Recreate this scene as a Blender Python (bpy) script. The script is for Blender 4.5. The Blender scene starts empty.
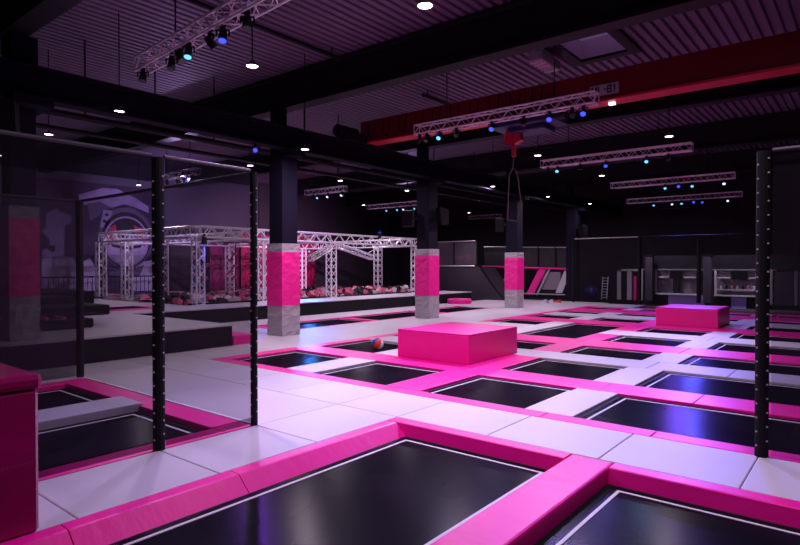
import bpy, math, random
from mathutils import Vector, Matrix
random.seed(7)
S = bpy.context.scene
COL = S.collection

# ------------------------------------------------------------------ camera
YAW, PIT, FPX = math.radians(38.96), math.radians(-0.637), 582.4
cy, sy, cp, sp = math.cos(YAW), math.sin(YAW), math.cos(PIT), math.sin(PIT)
fw = Vector((cy*cp, sy*cp, sp)); rt = Vector((sy, -cy, 0)); up = rt.cross(fw)
cam = bpy.data.cameras.new('camera'); cam.sensor_width = 36; cam.lens = 36*FPX/800
cam.clip_start = .05; cam.clip_end = 200
co = bpy.data.objects.new('camera', cam); COL.objects.link(co)
m = Matrix((rt, up, -fw)).transposed().to_4x4(); m.translation = Vector((0, 0, 1.7))
co.matrix_world = m
S.camera = co

# ------------------------------------------------------------------ world, exposure
w = bpy.data.worlds.new('world'); S.world = w; w.use_nodes = True
w.node_tree.nodes['Background'].inputs[0].default_value = (.25, .1, .45, 1)
w.node_tree.nodes['Background'].inputs[1].default_value = .02
S.view_settings.view_transform = 'Standard'
S.view_settings.look = 'None'
S.view_settings.exposure = 0.55
S.view_settings.gamma = 1
S.view_settings.use_curve_mapping = False
try:
    S.cycles.use_denoising = True
    S.cycles.max_bounces = 6
    S.cycles.transparent_max_bounces = 12
    S.cycles.sample_clamp_indirect = 4
except Exception:
    pass

# ------------------------------------------------------------------ light settings used by the lamps further down
LAMP_W = 52            # pendant lamps
LAMP_COL = (1.0, .80, 1.0)
SPOT_W = 260           # coloured stage spots on the trusses

# ------------------------------------------------------------------ materials
MATS = {}
def mat(name, base, rough=.6, metal=0, spec=.5, bump=None, var=None, emit=None, estr=1, coat=0):
    """bump: (scale xyz, strength, distance); var: (scale xyz, colour2, low, high)"""
    if name in MATS: return MATS[name]
    M = bpy.data.materials.new(name); M.use_nodes = True; nt = M.node_tree; b = nt.nodes['Principled BSDF']
    b.inputs['Base Color'].default_value = (*base, 1); b.inputs['Roughness'].default_value = rough
    b.inputs['Metallic'].default_value = metal; b.inputs['Specular IOR Level'].default_value = spec
    b.inputs['Coat Weight'].default_value = coat
    if emit:
        b.inputs['Emission Color'].default_value = (*emit, 1); b.inputs['Emission Strength'].default_value = estr
    if bump or var:
        tc = nt.nodes.new('ShaderNodeTexCoord')
    if bump:
        mp = nt.nodes.new('ShaderNodeMapping'); mp.inputs['Scale'].default_value = bump[0]
        nz = nt.nodes.new('ShaderNodeTexNoise'); nz.inputs['Scale'].default_value = 1; nz.inputs['Detail'].default_value = 4
        bp = nt.nodes.new('ShaderNodeBump'); bp.inputs['Strength'].default_value = bump[1]; bp.inputs['Distance'].default_value = bump[2]
        nt.links.new(tc.outputs['Object'], mp.inputs[0]); nt.links.new(mp.outputs[0], nz.inputs['Vector'])
        nt.links.new(nz.outputs['Fac'], bp.inputs['Height']); nt.links.new(bp.outputs[0], b.inputs['Normal'])
    if var:
        mp = nt.nodes.new('ShaderNodeMapping'); mp.inputs['Scale'].default_value = var[0]
        nz = nt.nodes.new('ShaderNodeTexNoise'); nz.inputs['Scale'].default_value = 1; nz.inputs['Detail'].default_value = 5
        cr = nt.nodes.new('ShaderNodeValToRGB')
        cr.color_ramp.elements[0].position = var[2]; cr.color_ramp.elements[1].position = var[3]
        cr.color_ramp.elements[0].color = (*base, 1); cr.color_ramp.elements[1].color = (*var[1], 1)
        nt.links.new(tc.outputs['Object'], mp.inputs[0]); nt.links.new(mp.outputs[0], nz.inputs['Vector'])
        nt.links.new(nz.outputs['Fac'], cr.inputs[0]); nt.links.new(cr.outputs[0], b.inputs['Base Color'])
    MATS[name] = M
    return M

PINK = mat('pink_vinyl', (.86, .005, .30), .40, bump=((7, 2.5, 4), .28, .03), spec=.3)
PINKBOX = mat('pink_foam_block_vinyl', (.82, .004, .30), .42, bump=((2, 2, 2), .15, .02), spec=.5)
WHITE = mat('light_grey_vinyl', (.55, .51, .58), .5, bump=((2, 2, 2), .12, .02), var=((.7, .7, .7), (.49, .455, .53), .35, .7))
GREYV = mat('grey_wrinkled_vinyl', (.36, .34, .37), .5, bump=((3, 3, 7), .9, .08))
PINKW = mat('pink_wrapped_vinyl', (.84, .010, .28), .42, bump=((4, 4, 6), .7, .06))
def woven():
    M = bpy.data.materials.new('black_woven_mat'); M.use_nodes = True; nt = M.node_tree; nt.nodes.clear()
    o = nt.nodes.new('ShaderNodeOutputMaterial'); mx = nt.nodes.new('ShaderNodeMixShader'); mx.inputs[0].default_value = .026
    d = nt.nodes.new('ShaderNodeBsdfDiffuse'); g = nt.nodes.new('ShaderNodeBsdfGlossy'); g.inputs['Roughness'].default_value = .22
    tc = nt.nodes.new('ShaderNodeTexCoord'); nz = nt.nodes.new('ShaderNodeTexNoise'); nz.inputs['Scale'].default_value = 1.4; nz.inputs['Detail'].default_value = 1
    cr = nt.nodes.new('ShaderNodeValToRGB'); cr.color_ramp.elements[0].position = .35; cr.color_ramp.elements[1].position = .75
    cr.color_ramp.elements[0].color = (.005, .0035, .008, 1); cr.color_ramp.elements[1].color = (.010, .007, .014, 1)
    wv = nt.nodes.new('ShaderNodeTexNoise'); wv.inputs['Scale'].default_value = 90; bp = nt.nodes.new('ShaderNodeBump'); bp.inputs['Strength'].default_value = .08; bp.inputs['Distance'].default_value = .002
    L = nt.links.new
    L(tc.outputs['Object'], nz.inputs['Vector']); L(nz.outputs['Fac'], cr.inputs[0]); L(cr.outputs[0], d.inputs[0])
    L(tc.outputs['Object'], wv.inputs['Vector']); L(wv.outputs['Fac'], bp.inputs['Height']); L(bp.outputs[0], g.inputs['Normal'])
    L(d.outputs[0], mx.inputs[1]); L(g.outputs[0], mx.inputs[2]); L(mx.outputs[0], o.inputs[0])
    return M
MATT = woven()
LINE = mat('white_line_paint', (.62, .58, .64), .6)
BLACK = mat('black_padding', (.006, .005, .008), .7, spec=.2)
DARKF = mat('dark_grey_felt', (.022, .018, .026), .8, var=((3, 3, 3), (.032, .026, .038), .4, .7))
STEEL = mat('dark_painted_steel', (.007, .0055, .017), .8, spec=.12)
STEELB = mat('black_painted_steel', (.007, .006, .010), .6, spec=.3)
ALU = mat('aluminium', (.80, .74, .84), .35, metal=.25)
ALUD = mat('dull_aluminium', (.45, .42, .47), .4, metal=.5)
CEIL = mat('corrugated_steel_deck', (.135, .098, .165), .6)
WALLD = mat('dark_wall_panel', (.030, .024, .036), .8, var=((.6, .6, .6), (.040, .032, .048), .4, .7))
WALLG = mat('slate_wall_panel', (.10, .085, .14), .8, var=((.5, .5, .5), (.125, .105, .17), .4, .7))
CRANE = mat('red_crane_paint', (.15, .004, .010), .45)
CRANEF = mat('brightened_crane_red', (.55, .012, .05), .4)  # flange holds floor bounce as brighter red; hook block shares it
RUBBER = mat('black_rubber', (.006, .006, .008), .8, spec=.15)
TIE = mat('pale_cable_tie', (.5, .45, .5), .5)
PLATE = mat('pale_sign_plate', (.42, .38, .44), .6)
INK = mat('black_sign_letters', (.01, .01, .015), .6)
BULB = mat('lamp_bulb_glow', (1, 1, 1), .5, emit=(1, .93, 1), estr=8)
SHADEM = mat('brushed_lamp_shade', (.10, .09, .11), .4, metal=.4)
BLUEL = mat('blue_led_lens', (0, 0, .2), .4, emit=(.02, .035, 1), estr=2.4)
CYANL = mat('cyan_led_lens', (0, .1, .2), .4, emit=(.15, .6, 1), estr=1.0)
WHITEL = mat('white_led_lens', (.2, .2, .2), .4, emit=(.6, .65, 1), estr=1.4)
DARKL = mat('dark_lens', (.02, .02, .03), .2)
FOAMP = mat('pink_foam', (.60, .10, .20), .9)
FOAMB = mat('black_foam', (.02, .018, .022), .9)
FOAMG = mat('pale_grey_foam', (.55, .48, .55), .9)
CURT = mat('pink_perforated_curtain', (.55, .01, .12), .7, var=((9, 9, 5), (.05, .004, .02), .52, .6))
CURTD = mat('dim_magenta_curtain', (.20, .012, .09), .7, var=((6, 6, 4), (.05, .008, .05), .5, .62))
SKYG = mat('dusk_skylight_glazing', (.2, .2, .3), .3, emit=(.22, .17, .42), estr=.16)
PANELL = mat('pale_ceiling_panel', (.7, .55, .68), .5)
CREAM = mat('pale_cabinet_laminate', (.5, .45, .53), .6)
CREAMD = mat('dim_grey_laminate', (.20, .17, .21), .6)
LILAC = mat('lilac_counter_front', (.40, .28, .80), .6)
CHROME = mat('chrome_steel', (.6, .6, .65), .2, metal=1)

def net_material(name, cover, colour):
    M = bpy.data.materials.new(name); M.use_nodes = True; nt = M.node_tree; nt.nodes.clear()
    o = nt.nodes.new('ShaderNodeOutputMaterial'); mx = nt.nodes.new('ShaderNodeMixShader')
    t = nt.nodes.new('ShaderNodeBsdfTransparent'); d = nt.nodes.new('ShaderNodeBsdfDiffuse')
    d.inputs[0].default_value = (*colour, 1)
    tc = nt.nodes.new('ShaderNodeTexCoord'); nz = nt.nodes.new('ShaderNodeTexNoise'); nz.inputs['Scale'].default_value = 1.2
    mr = nt.nodes.new('ShaderNodeMapRange'); mr.inputs[3].default_value = cover-.03; mr.inputs[4].default_value = cover+.03
    nt.links.new(tc.outputs['Object'], nz.inputs['Vector']); nt.links.new(nz.outputs['Fac'], mr.inputs[0])
    nt.links.new(mr.outputs[0], mx.inputs[0]); nt.links.new(t.outputs[0], mx.inputs[1]); nt.links.new(d.outputs[0], mx.inputs[2])
    nt.links.new(mx.outputs[0], o.inputs[0])
    return M
NET = net_material('fine_black_netting', .35, (.035, .025, .042))
NETFAR = net_material('far_black_netting', .30, (.03, .022, .034))
NETD = net_material('darkening_back_netting', .78, (.030, .022, .040))  # cover raised to darken the column and deck behind the back net
NETSTRIP = net_material('net_foot_dark_strip', .62, (.010, .008, .014))  # strip added at the net foot to darken the pad behind
NETHEM = net_material('doubled_netting_hem', .88, (.010, .008, .014))

# ------------------------------------------------------------------ mesh builder
class MB:
    def __init__(s): s.v = []; s.f = []; s.mi = []; s.cur = 0
    def face(s, pts):
        i = len(s.v); s.v += [tuple(p) for p in pts]; s.f.append(tuple(range(i, i+len(pts)))); s.mi.append(s.cur)
    def box(s, x0, x1, y0, y1, z0, z1, ch=0.0):
        if x1 < x0: x0, x1 = x1, x0
        if y1 < y0: y0, y1 = y1, y0
        if z1 < z0: z0, z1 = z1, z0
        i = len(s.v)
        if ch <= 0:
            s.v += [(x, y, z) for z in (z0, z1) for x, y in ((x0, y0), (x1, y0), (x1, y1), (x0, y1))]
            F = [(0, 3, 2, 1), (4, 5, 6, 7), (0, 1, 5, 4), (1, 2, 6, 5), (2, 3, 7, 6), (3, 0, 4, 7)]
            s.f += [tuple(i+k for k in q) for q in F]; s.mi += [s.cur]*6
        else:
            # rings with chamfered vertical and top/bottom edges
            c = min(ch, (x1-x0)/2.01, (y1-y0)/2.01, (z1-z0)/2.01)
            def ring(z, e, k):
                a0, a1, b0, b1 = x0+e, x1-e, y0+e, y1-e
                return [(a0+k, b0, z), (a1-k, b0, z), (a1, b0+k, z), (a1, b1-k, z), (a1-k, b1, z), (a0+k, b1, z), (a0, b1-k, z), (a0, b0+k, z)]
            h = .3*c
            rings = [ring(z0, c, h), ring(z0+h, h, .7*c), ring(z0+c, 0, c), ring(z1-c, 0, c), ring(z1-h, h, .7*c), ring(z1, c, h)]
            for r in rings: s.v += r
            n = 8
            for a in range(5):
                for k in range(n):
                    s.f.append((i+a*n+k, i+a*n+(k+1) % n, i+(a+1)*n+(k+1) % n, i+(a+1)*n+k)); s.mi.append(s.cur)
            s.f.append(tuple(i+k for k in reversed(range(n)))); s.f.append(tuple(i+5*n+k for k in range(n))); s.mi += [s.cur]*2
        return s
    def obox(s, c, ax, ay, az):
        """oriented box: centre and three half-axis vectors"""
        c, ax, ay, az = map(Vector, (c, ax, ay, az)); i = len(s.v)
        s.v += [tuple(c+a*ax+b*ay+d*az) for d in (-1, 1) for a, b in ((-1, -1), (1, -1), (1, 1), (-1, 1))]
        F = [(0, 3, 2, 1), (4, 5, 6, 7), (0, 1, 5, 4), (1, 2, 6, 5), (2, 3, 7, 6), (3, 0, 4, 7)]
        s.f += [tuple(i+k for k in q) for q in F]; s.mi += [s.cur]*6
        return s
    def tube(s, a, b, r, n=8, r2=None, cap=True):
        a, b = Vector(a), Vector(b); d = (b-a).normalized(); r2 = r if r2 is None else r2
        u = d.orthogonal().normalized(); w_ = d.cross(u); i = len(s.v)
        for p, q in ((a, r), (b, r2)):
            for k in range(n):
                t = 2*math.pi*k/n; s.v.append(tuple(p+q*(math.cos(t)*u+math.sin(t)*w_)))
        for k in range(n): s.f.append((i+k, i+(k+1) % n, i+n+(k+1) % n, i+n+k)); s.mi.append(s.cur)
        if cap:
            s.f.append(tuple(i+k for k in reversed(range(n)))); s.f.append(tuple(i+n+k for k in range(n))); s.mi += [s.cur]*2
        return s
    def path(s, pts, r, n=6):
        for a, b in zip(pts, pts[1:]): s.tube(a, b, r, n)
        return s
    def lathe(s, prof, c=(0, 0, 0), n=20):
        c = Vector(c); i = len(s.v)
        for r, z in prof:
            for k in range(n):
                t = 2*math.pi*k/n; s.v.append((c.x+r*math.cos(t), c.y+r*math.sin(t), c.z+z))
        for a in range(len(prof)-1):
            for k in range(n):
                s.f.append((i+a*n+k, i+a*n+(k+1) % n, i+(a+1)*n+(k+1) % n, i+(a+1)*n+k)); s.mi.append(s.cur)
        return s
    def prism(s, pts, axis, a0, a1):
        """extrude 2-D outline pts (counter-clockwise) along axis 'x','y','z'"""
        def P(p, a): return {'x': (a, p[0], p[1]), 'y': (p[0], a, p[1]), 'z': (p[0], p[1], a)}[axis]
        n = len(pts); i = len(s.v)
        s.v += [P(p, a0) for p in pts]+[P(p, a1) for p in pts]
        s.f.append(tuple(i+k for k in range(n))); s.f.append(tuple(i+n+k for k in reversed(range(n)))); s.mi += [s.cur]*2
        for k in range(n): s.f.append((i+k, i+n+k, i+n+(k+1) % n, i+(k+1) % n)); s.mi.append(s.cur)
        return s
    def build(s, name, m_, parent=None, smooth=False, origin=None, bevel=0):
        me = bpy.data.meshes.new(name)
        vs = s.v
        if origin is not None:
            ox, oy, oz = origin; vs = [(x-ox, y-oy, z-oz) for x, y, z in vs]
        me.from_pydata(vs, [], s.f); ms = m_ if isinstance(m_, (list, tuple)) else [m_]
        for q in ms: me.materials.append(q)
        me.polygons.foreach_set('material_index', [min(k, len(ms)-1) for k in s.mi])
        import bmesh
        bm = bmesh.new(); bm.from_mesh(me); bmesh.ops.recalc_face_normals(bm, faces=bm.faces); bm.to_mesh(me); bm.free()
        if smooth: me.polygons.foreach_set('use_smooth', [True]*len(me.polygons))
        me.update()
        o = bpy.data.objects.new(name, me); COL.objects.link(o)
        if origin is not None: o.location = origin
        if bevel:
            md = o.modifiers.new('bevel', 'BEVEL'); md.width = bevel; md.segments = 2; md.limit_method = 'ANGLE'
        if parent: o.parent = parent
        return o

def tag(o, label, cat, group=None, kind=None):
    if label: o['label'] = label
    if cat: o['category'] = cat
    if group: o['group'] = group
    if kind: o['kind'] = kind
    return o
def thing(name, loc, label, cat, group=None, rz=0):
    o = bpy.data.objects.new(name, None); COL.objects.link(o); o.location = loc; o.rotation_euler.z = rz
    o.empty_display_size = .1
    return tag(o, label, cat, group)
def struct(name, mb, m_, **k):
    o = mb.build(name, m_, **k); o['kind'] = 'structure'; return o
def copy_tree(o, parent=None):
    c = o.copy(); COL.objects.link(c)
    if parent: c.parent = parent
    for ch in [q for q in o.children]: copy_tree(ch, c)
    return c
NUM = ['first', 'second', 'third', 'fourth', 'fifth', 'sixth', 'seventh', 'eighth', 'ninth', 'tenth', 'eleventh', 'twelfth']

# ------------------------------------------------------------------ setting: floor, walls, ceiling
FZ = -.22     # sub-floor under the raised trampoline field
struct('floor', MB().box(-6, 36, -8, 29, FZ-.1, FZ), DARKF)
c = MB(); pitch = .20; y = -8
prof = []
while y < 29:
    prof += [(y, 6.46), (y+.11, 6.46), (y+.13, 6.52), (y+.175, 6.52)]; y += pitch
n = len(prof)
c.v = [(-6, a, b) for a, b in prof]+[(36, a, b) for a, b in prof]
HX0, HX1, HY0, HY1 = 11.35, 13.05, 4.15, 5.20      # roof-light opening
for k in range(n-1):
    ya = (prof[k][0]+prof[k+1][0])/2
    if HY0 < ya < HY1:
        i = len(c.v)
        for a0, a1 in ((-6, HX0), (HX1, 36)):
            c.face([(a0, *prof[k]), (a1, *prof[k]), (a1, *prof[k+1]), (a0, *prof[k+1])])
    else:
        c.f.append((k, n+k, n+k+1, k+1)); c.mi.append(0)
struct('ceiling', c, CEIL)
struct('wall_left', MB().box(-6, 36, 27, 27.2, FZ, 6.6), WALLG)
struct('wall_far', MB().box(33.5, 33.7, -8, 27, FZ, 6.6), WALLD)
struct('wall_right', MB().box(-6, 36, -8.2, -8, FZ, 6.6), WALLD)
struct('wall_near', MB().box(-6.2, -6, -8, 27, FZ, 6.6), WALLD)
# lower dark panelling of the wall on the left, behind the pit
struct('trim_1', MB().box(15.2, 20.6, 26.85, 26.99, .3, 3.6).box(20.6, 33.4, 26.85, 26.99, .3, 6.4), WALLD)

# steel frame
COLX = [3.4, 9.4, 15.4, 21.4, 27.4]
for i, x in enumerate([3.58, 9.58, 15.58, 21.58, 27.58]):
    b = MB().box(x-.18, x+.18, -7.9, 26.9, 5.60, 5.66).box(x-.18, x+.18, -7.9, 26.9, 6.38, 6.44).box(x-.03, x+.03, -7.9, 26.9, 5.66, 6.38)
    struct('roof_beam', b, STEELB)
for i, x in enumerate(COLX):
    if i == 0:
        b = MB().box(3.44, 3.84, 11.07, 11.47, .455, 4.42, .01).box(3.5, 3.9, 11.15, 11.62, 4.42, 5.60).box(3.4, 4.0, 10.75, 11.5, 4.36, 4.52)
        struct('steel_column', b, STEEL); continue
    b = MB().box(x-.24, x+.24, 11.06, 11.56, .0, 4.42, .01)
    b.box(x-.15, x+.15, 11.35, 11.62, 4.42, 5.60)                # slim upper column
    b.box(x-.2, x+.2, 10.75, 11.56, 4.36, 4.52)                   # bracket under the runway
    struct('steel_column', b, STEEL)
b = MB().box(-5.9, 33.4, 10.95, 11.25, 4.53, 4.58).box(-5.9, 33.4, 10.95, 11.25, 5.03, 5.08).box(-5.9, 33.4, 11.08, 11.12, 4.58, 5.03)
struct('crane_runway_beam', b, STEEL)
b = MB().box(-5.9, 33.4, -7.2, -6.9, 4.53, 4.58).box(-5.9, 33.4, -7.2, -6.9, 5.03, 5.08).box(-5.9, 33.4, -7.07, -7.03, 4.58, 5.03)
for x in COLX: b.box(x-.24, x+.24, -7.35, -6.75, FZ, 4.53)
struct('crane_runway_beam', b, STEEL)
# services hung beside the runway
def pipe(name, label, y, z, r, x0, x1, rods, rz1, mat_=STEELB):
    t = thing(name, ((x0+x1)/2, y, z), label, 'pipe', None)
    o = (t.location.x, y, z)
    q = MB().tube((x0-o[0], 0, 0), (x1-o[0], 0, 0), r, 10).build('pipe_run', mat_, t)
    for x in rods: MB().tube((x-o[0], 0, r*.8), (x-o[0], 0, rz1-z), .018, 6).build('hanger_rod', mat_, t)
pipe('sprinkler_pipe', 'thick dark service pipe hung left of the crane runway, upper of the two', 12.9, 4.82, .07, -5.9, 33, [1, 5.4, 8.5, 11.5, 14.5, 18, 24, 30], 6.46)
pipe('sprinkler_pipe', 'thinner dark service pipe left of the crane runway, lower of the two', 13.0, 4.52, .05, -5.9, 33, [3, 7, 10, 13, 16.5, 21], 6.46)
pipe('ceiling_conduit', 'thin dark pipe tight under the corrugated roof on the left', 9.2, 6.30, .05, 4.2, 9.3, [4.4, 6.7, 9.0], 6.47)
pipe('ceiling_conduit', 'thin dark pipe under the roof beyond the first big beam', 9.4, 6.30, .05, 12.6, 15.2, [12.8, 15.0], 6.47)

# roof light (skylight) with upstand
b = MB()
for x0, x1, y0, y1 in ((HX0-.03, HX0, HY0, HY1), (HX1, HX1+.03, HY0, HY1), (HX0, HX1, HY0-.03, HY0), (HX0, HX1, HY1, HY1+.03)): b.box(x0, x1, y0, y1, 6.44, 6.86)
sky = thing('roof_light', (12.2, 4.67, 6.44), 'square dusky roof light opening with deep upstand in the corrugated roof', 'skylight')
o0 = (12.2, 4.67, 6.44)
def rel(mb, o): mb.v = [(x-o[0], y-o[1], z-o[2]) for x, y, z in mb.v]; return mb
rel(b, o0).build('upstand', PANELL, sky)
b = MB()
for x0, x1, y0, y1 in ((HX0-.22, HX0, HY0-.22, HY1+.22), (HX1, HX1+.22, HY0-.22, HY1+.22), (HX0, HX1, HY0-.22, HY0), (HX0, HX1, HY1, HY1+.22)): b.box(x0, x1, y0, y1, 6.38, 6.44)
rel(b, o0).build('frame', STEELB, sky)
rel(MB().box(HX0, HX1, HY0, HY1, 6.86, 6.90), o0).build('glazing', SKYG, sky)
rel(MB().box(HX0+.9, HX0+.96, HY0, HY1, 6.80, 6.86), o0).build('glazing_bar', STEELB, sky)

h = thing('ceiling_heater', (12.1, 5.62, 6.2), 'pale slatted heater unit fixed beside the roof light', 'heater')
b = MB().box(-.55, .42, -.16, .16, -.10, .10, .02).build('casing', ALUD, h)
for k in range(5): MB().box(-.5+.18*k, -.42+.18*k, -.15, .15, -.125, -.10).build('slat', PANELL, h)
for k in (-.4, .3): MB().tube((k, 0, .1), (k, 0, .37), .015, 6).build('hanger_rod', STEELB, h)
tag(MB().box(17.7, 18.35, 5.7, 7.0, 6.36, 6.46, .01).build('ceiling_panel', PANELL), 'pale rectangular panel on the roof beyond the red crane', 'panel')

# ------------------------------------------------------------------ trampoline field: pads, mats, beds
def pad(name, x0, x1, y0, y1, m_, label, cat, group=None, z0=FZ, z1=0.0, seams=()):
    g = .003
    o = MB().box(x0+g, x1-g, y0+g, y1-g, z0, z1, .010)
    return tag(o.build(name, m_, smooth=False, origin=((x0+x1)/2, (y0+y1)/2, z0), bevel=0), label, cat, group)

def trampoline(x0, x1, y0, y1, label, zb=-.028, group='jump beds of the trampoline field', inset=.12, zbase=FZ, near=.035):
    cx, cyy = (x0+x1)/2, (y0+y1)/2
    t = thing('trampoline', (cx, cyy, zbase), label, 'trampoline', group)
    zz = zb-zbase; hx, hy = (x1-x0)/2-.004, (y1-y0)/2-.004
    f = MB()
    for a in ((-hx, hx, -hy, -hy+.05), (-hx, hx, hy-.05, hy), (-hx, -hx+.05, -hy+.05, hy-.05), (hx-.05, hx, -hy+.05, hy-.05)): f.box(*a, 0, zz-.005)
    f.build('frame', BLACK, t)
    b = MB(); N = 10                                        # the mat sags a little towards its middle
    X = [-hx+.05+(2*hx-.1)*k/N for k in range(N+1)]; Y = [-hy+.05+(2*hy-.1)*k/N for k in range(N+1)]
    i0 = len(b.v)
    for p in range(N+1):
        for q in range(N+1):
            s_ = math.sin(math.pi*p/N)*math.sin(math.pi*q/N); b.v.append((X[p], Y[q], zz-.012*s_))
    for p in range(N):
        for q in range(N): b.f.append((p*(N+1)+q, (p+1)*(N+1)+q, (p+1)*(N+1)+q+1, p*(N+1)+q+1)); b.mi.append(0)
    b.build('jump_mat', MATT, t, smooth=True)
    l = MB(); ex, ey, wd = hx-inset, hy-inset, .028
    nx, ny = (hx-near, hy-near) if near else (ex, ey)       # the mat tucks under the pads on the near sides
    for a in ((-nx, ex, -ny, -ny+wd), (-nx, ex, ey-wd, ey), (-nx, -nx+wd, -ny+wd, ey-wd), (ex-wd, ex, -ny+wd, ey-wd)): l.box(*a, zz-.009, zz+.004)
    l.build('boundary_line', LINE, t)
    return t

ROWS = [(6.33, 7.87), (8.53, 10.08), (10.90, 12.17), (13.20, 14.60), (15.60, 16.90), (18.0, 19.35), (20.40, 21.50), (22.95, 24.05)]
COLS = [(7.57, 9.08), (5.38, 6.92), (3.18, 4.77), (-1.2, 2.61)]
CN = ['far left column', 'second column from the left', 'third column from the left', 'long right hand column']
RN = ['front row beyond the grey walkway', 'second row beyond the walkway', 'third row beyond the walkway', 'fourth row beyond the walkway', 'fifth row beyond the walkway', 'sixth row, level with the far pink block', 'seventh row, behind the far pink block', 'last row at the far end']
special = {(0, 0): 'square black trampoline with blue glow at left end of the front row beyond the walkway',
           (0, 3): 'long black trampoline with a blue glow beside the right net post, front row',
           (1, 0): 'black trampoline with the ball on it, left of the large pink block'}
for r, (x0, x1) in enumerate(ROWS):
    for k, (y0, y1) in enumerate(COLS):
        if (r, k) in ((1, 1), (5, 2), (3, 0), (4, 1)): continue
        if (r, k) == (3, 1):
            trampoline(13.20, 16.86, y0, y1, 'double length grey black trampoline behind the large pink block'); continue
        trampoline(x0, x1, y0, y1, special.get((r, k), 'black trampoline, %s, %s' % (RN[r], CN[k])))
    # dividers inside the row
    def div(ya, yb, m_, colour, which, xa=x0, xb=x1):
        pad('divider_pad', xa, xb, ya, yb, m_, '%s divider pad %s, %s' % (colour, which, RN[r]), 'pad', 'divider pads between trampolines')
    div(6.92, 7.57, WHITE, 'light grey', 'left of second column') if (r, 0) != (3, 0) else None
    if r == 3: pad('divider_pad', 13.20, 15.6, 6.92, 7.57, WHITE, 'light grey divider pad left of the double length trampoline', 'pad', 'divider pads between trampolines')
    div(4.77, 5.38, PINK, 'pink', 'left of third column')
    div(2.61, 3.18, WHITE, 'light grey', 'left of right column')
pad('filler_mat', 13.20, 15.6, 7.57, 9.08, WHITE, 'light grey square mat filling the gap left of the double length trampoline', 'mat')

# bands between the rows
BAND = [(6.07, 6.33, PINK, 'pink'), (7.87, 8.53, PINK, 'pink'), (10.08, 10.90, WHITE, 'light grey'), (12.17, 13.20, PINK, 'pink'),
        (14.60, 15.60, WHITE, 'light grey'), (16.90, 18.0, PINK, 'pink'), (19.35, 20.40, WHITE, 'light grey'), (21.50, 22.95, PINK, 'pink'), (24.05, 24.40, PINK, 'pink')]
BN = ['edging the grey walkway', 'behind the front row', 'behind the second row', 'behind the third row', 'behind the fourth row', 'behind the fifth row', 'behind the sixth row', 'behind the seventh row', 'edging the far end']
CUT = [9.08, 7.25, 5.08, 2.90, 1.70, -1.2]
SN = ['leftmost piece', 'second piece from left', 'middle piece', 'second piece from right', 'rightmost piece']
for i, (x0, x1, m_, colour) in enumerate(BAND):
    for k in range(5):
        a, b_ = CUT[k+1], CUT[k]
        if i == 4 and k == 1: continue     # the double-length bed runs through this band
        if i == 4 and k == 2: a, b_ = 2.90, 5.38
        if i == 4 and k == 0: continue
        mm, cc = (m_, colour)
        if i == 3 and k == 0: mm, cc = WHITE, 'light grey'
        pad('row_pad', x0, x1, a, b_, mm, '%s pad %s, %s' % (cc, BN[i], SN[k]), 'pad', 'pads between the rows')
# left edging of the field
for i, (x0, x1, m_, cc, w_) in enumerate([(6.07, 8.2, PINK, 'pink', 'beside the front row'), (8.2, 10.5, PINK, 'pink', 'beside the second row'), (10.5, 12.9, PINK, 'pink', 'beside the third row'),
                              (12.9, 15.4, WHITE, 'light grey', 'beside the filler mat'), (15.4, 17.4, PINK, 'pink', 'beside the fifth row'), (17.4, 19.9, PINK, 'pink', 'beside the sixth row'), (19.9, 24.4, PINK, 'pink', 'beside the last rows')]):
    pad('edge_pad', x0, x1, 9.08, 9.40, m_, '%s edge pad on the left side of the field, %s' % (cc, w_), 'pad', 'edge pads on the left side of the field')
pad('edge_pad', 6.07, 24.4, -1.55, -1.2, PINK, 'pink edge pad along the right side of the field', 'pad')

# walkway of grey mats between the foreground beds and the field, and the open floor on the left
ys = [10.6, 8.4, 7.3, 6.2, 5.1, 4.15, 2.99, 1.86, .77, -.33, -1.5, -3.0]
WN = ['beyond the netting at the far left end', 'left of the net corner post', 'just left of the net corner', 'beside the net corner post', 'behind the middle of the left pink pad', 'at the corner of the near left bed',
      'behind the near left bed', 'behind the pink divider pad', 'behind the near right bed', 'at the foot of the right net post', 'right of the net post']
for k in range(len(ys)-1):
    pad('walkway_mat', 5.08, 6.07, ys[k+1], ys[k], WHITE, 'light grey walkway mat %s' % WN[k], 'mat', 'grey mats of the walkway')
xs = [.55, 1.67, 2.77, 3.86, 5.08]
WX = ['at the foot of the tall pink box', 'left of the studded net post', 'right of the studded net post', 'right of the net corner post']
for k in range(4):
    pad('walkway_mat', xs[k], xs[k+1], 4.15, 5.10, WHITE, 'light grey mat in front of the netting, %s' % WX[k], 'mat', 'grey mats in front of the netting')
ys2 = [10.6, 9.5, 7.3, 5.1]
for k in range(3):
    pad('walkway_mat', 3.86, 5.08, ys2[k+1], ys2[k], WHITE, 'light grey floor mat beside the netted bay, %s' % ['far end', 'middle', 'near end'][k], 'mat', 'grey mats beside the netted bay')
# open floor between the field and the pit deck
xs3 = [7.45, 9.6, 12.6, 15.6, 18.6, 21.6, 24.6]
for k in range(6):
    pad('floor_mat', xs3[k], xs3[k+1], 9.40, 11.94, WHITE, 'wide light grey floor mat, %s of six counted from the left column' % NUM[k], 'mat', 'wide floor mats around the columns')
pad('floor_mat', 6.07, 7.45, 9.40, 10.6, WHITE, 'light grey floor mat between the black deck and the front row', 'mat')
pad('floor_mat', 24.4, 26.4, 7.6, 9.4, WHITE, 'light grey floor mat along the far end of the field', 'mat')
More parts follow.
